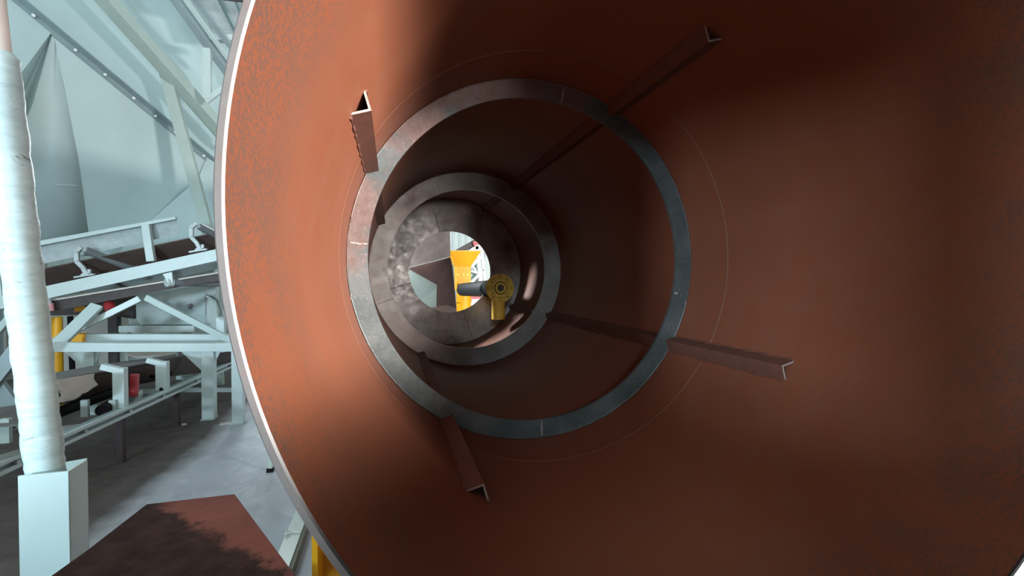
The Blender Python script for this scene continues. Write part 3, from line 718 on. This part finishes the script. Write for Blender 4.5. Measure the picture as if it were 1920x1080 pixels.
bm = B(); slab(bm, [FA, apex, at(33, 200, 7.3), at(-30, 300, 7.1), at(-80, 300, 6.3)], .006); build('left_panel', bm, M_HOP, hp)
bm = B()   # folded panel right of the apex, curling back into the fold
pm = [at(165, 430, 7.9), at(170, 475, 7.9)]
rows = [[apex, at(33, 200, 7.36), at(-25, 300, 7.3), at(-25, 480, 7.3)],
        [apex.lerp(pm[0], .02), at(60, 200, 7.27), at(12, 300, 7.2), at(12, 480, 7.2)],
        [apex.lerp(pm[0], .06), at(100, 200, 7.45), at(90, 300, 7.45), at(90, 480, 7.5)],
        [apex.lerp(pm[0], .10), fp(128, 200), fp(147, 300), fp(171, 480)]]
vs = [[bm.verts.new(p) for p in r] for r in rows]
for a, b_ in zip(vs, vs[1:]):
    for i in range(3): bm.faces.new((a[i], a[i+1], b_[i+1], b_[i]))
o = build('corner_panel', bm, M_HOP2, hp, True); m = o.modifiers.new('solid', 'SOLIDIFY'); m.thickness = .006
bm = B(); slab(bm, [apex, onF(390), fp(372, 335), fp(262, 432), fp(215, 480), fp(171, 480), fp(147, 300), fp(128, 200)], .006); build('front_panel', bm, M_HOP, hp)
bm = B(); slab(bm, [onF(390), rp(440, 330), rp(440, 480), rp(215, 480), rp(262, 432), rp(372, 335)], .006); build('right_panel', bm, M_HOP2, hp)
bm = B(); bar(bm, at(56, 345, 7.36), at(155, 348, 7.75), .01, .012); build('sheet_joint', bm, M_GREYL, hp)
D = (FB-FA).normalized()
bm = B(); sweep(bm, angle_prof(.10, .01), FA, FB, (0, .35, 1)); bar(bm, FA, FB, .012, .13, (0, 0, 1)); build('flange', bm, M_HOPD, hp)
for px in (75, 151, 205, 257, 297, 333, 385, 20):
    c = onF(px)+Vector((0, -.02, -.02)); bm = B(); rod(bm, c, c+Vector((.02, -.035, -.01)), .020, 8); build('bolt', bm, M_WHITE, hp)
bm = B(); U1, U2, U3 = at(215, -75, 8.1), at(440, 180, 9.9), at(230, -200, 9)
slab(bm, [FA+Vector((0, .02, .05)), FB+Vector((0, .02, .05)), at(440, 250, 9.9), at(170, -75, 8.2)], .006); build('upper_panel', bm, M_HOP, hp)
bm = B()   # rounded gutter under the square tube
g0, g1 = at(120, -75, 7.9), at(440, 290, 9.6)
sweep(bm, [(0.10*math.cos(a), .12*math.sin(a)) for a in [math.pi*2*i/24 for i in range(24)]], g0, g1); build('rolled_edge', bm, M_HOLLOW, hp, True)
bm = B(); slab(bm, [at(150, -75, 8.6), at(440, 250, 10.0), at(440, 100, 10.4), at(330, -75, 9.4)], .006); build('top_panel', bm, M_HOP2, hp)
for px in (-20,):
    bm = B(); c = at(px, 300, 8.6); bar(bm, (c.x, c.y, 0), (c.x, c.y, 4), .15, .15, (0, 1, 0)); build('leg', bm, M_GREYD, hp)

# access frame in front of the hopper
st = thing('stair_frame', Vector((at(380, 400, 7.7).x, 7.7, 0)), 'sloping square tube frame with legs and a mesh landing, in front of the hopper', 'frame')
bm = B(); bar(bm, at(173, -30, 6.9), at(430, 262, 8.3), .19, .155, (0, .3, 1)); build('sloping_tube', bm, M_GREYM, st, False, .006)
bm = B(); bar(bm, at(150, -42, 7.1), at(430, 276, 8.5), .02, .13, (0, .3, 1)); build('rear_flange', bm, M_GREYD, st)
bm = B(); bar(bm, at(309, 130, 7.72), at(392, 440, 7.74), .145, .11, (0, 1, 0)); build('leg', bm, M_GREYM, st, False, .005)
bm = B(); c0 = at(392, 440, 7.74); bar(bm, c0, (c0.x+.12, c0.y, 0), .10, .10, (0, 1, 0)); build('leg', bm, M_GREYM, st)
bm = B(); bar(bm, at(310, -30, 7.2), at(430, 138, 7.8), .11, .12, (0, .3, 1)); build('stair_stringer', bm, M_GREYD, st)
bm = B(); bar(bm, at(327, -30, 7.1), at(436, 122, 7.7), .05, .05, (0, .3, 1)); build('handrail', bm, M_GREYL, st)
bm = B(); bar(bm, at(345, -30, 7.1), at(450, 110, 7.7), .08, .05, (0, .3, 1)); build('toe_rail', bm, M_GREYD, st)
bm = B(); bar(bm, at(389, 92, 7.6), at(389, 186, 7.6), .10, .08, (0, 1, 0)); build('upright', bm, M_GREYL, st)
bm = B(); bar(bm, at(387, 190, 7.6), at(420, 165, 7.6), .07, .06, (0, 1, 0)); build('brace', bm, M_GREYL, st)
bm = B(); bar(bm, at(393, 71, 7.6), at(450, 75, 7.6), .11, .08); build('cross_tube', bm, M_GREYL, st)
# expanded metal mesh and its bars
bm = B(); A0, A1, A2, A3 = at(362, -30, 8.0), at(470, -30, 8.0), at(470, 66, 8.0), at(398, 66, 8.0)
n = 34
for i in range(n):
    u = i/n
    bar(bm, A0.lerp(A3, u), A1.lerp(A2, u), .006, .006)
for i in range(46):
    u = i/46; p, q = A0.lerp(A1, u), A3.lerp(A2, u); bar(bm, p, q, .006, .006)
build('expanded_mesh', bm, M_GALV, st)
bm = B(); bar(bm, at(398, -30, 7.9), at(446, 66, 7.9), .08, .04, (0, .3, 1)); bar(bm, at(430, -30, 7.85), at(450, 24, 7.85), .03, .04); build('mesh_bar', bm, M_GREYD, st)

# added unseen sheets with a long slot, shaping the light into the drum mouth
hs = thing('mouth_light_blocker', Vector((1.9, -.35, 0)), 'unseen red oxide sheets with a long slot, added behind the drum mouth to shape light', 'housing')
bm = B(); box(bm, (.75, -.36, 0), (3.4, -.33, 1.60)); build('lower_blocker_panel', bm, M_RED, hs)
bm = B(); box(bm, (.75, -.36, 2.29), (3.4, -.33, 3.6)); build('upper_panel', bm, M_RED, hs)  # upper sheet of the added light blocker
bm = B(); box(bm, (-1.9, -.40, 0), (.75, -.37, 1.30)); build('lower_blocker_panel', bm, M_RED, hs)
bm = B(); box(bm, (-1.9, -.40, 2.06), (-.36, -.37, 2.6)); build('upper_panel', bm, M_RED, hs)  # upper sheet of the added light blocker
bm = B(); box(bm, (.70, -.44, 3.6), (3.45, -.33, 3.68)); build('blocker_head_beam', bm, M_ANGLE, hs)
bm = B(); box(bm, (-.36, -.40, 1.30), (-.02, -.37, 2.6)); build('middle_blocker_panel', bm, M_RED, hs)
for x, zt in ((3.37, 3.6), (-1.98, 2.6)):
    bm = B(); box(bm, (x, -.42, 0), (x+.08, -.34, zt)); build('upright', bm, M_ANGLE, hs)

t = thing('boxed_light_blocker', Vector((1.2, -.95, 0)), 'unseen dark box added behind the slotted sheets to block light', 'column')  # added to keep the back lamp off the drum's right half
bm = B(); box(bm, (.96, -1.0, 0), (1.5, -.9, 4.0)); build('blocker_casing', bm, M_SHADE, t)
bm = B(); box(bm, (.80, -1.05, 0), (1.58, -.85, .05)); build('base_plate', bm, M_SHADE, t)

t = thing('boxed_light_blocker', Vector((2.1, -4.8, 0)), 'unseen broad dark box added further back to block light', 'column')  # second added blocker for the back lamp, nearer to it
bm = B(); box(bm, (1.25, -4.85, 0), (3.0, -4.7, 4.0)); build('blocker_casing', bm, M_SHADE, t)
bm = B(); box(bm, (1.2, -4.9, 0), (3.05, -4.65, .05)); build('base_plate', bm, M_SHADE, t)

pt = thing('slotted_light_blocker', Vector((-3.1, -1.6, 0)), 'unseen dark slotted sheet added behind and left of the camera position to shape light', 'light blocker')  # added slot that narrows the side lamp to a band on the drum wall
bm = B(); box(bm, (-4.9, -1.62, 0), (-1.5, -1.58, 1.34)); build('lower_blocker_sheet', bm, M_SHADE, pt)
bm = B(); box(bm, (-4.9, -1.62, 2.0), (-1.5, -1.58, 2.5)); build('upper_blocker_sheet', bm, M_SHADE, pt)
for x in (-4.94, -1.46):
    bm = B(); box(bm, (x-.04, -1.65, 0), (x+.04, -1.55, 2.5)); build('upright', bm, M_SHADE, pt)
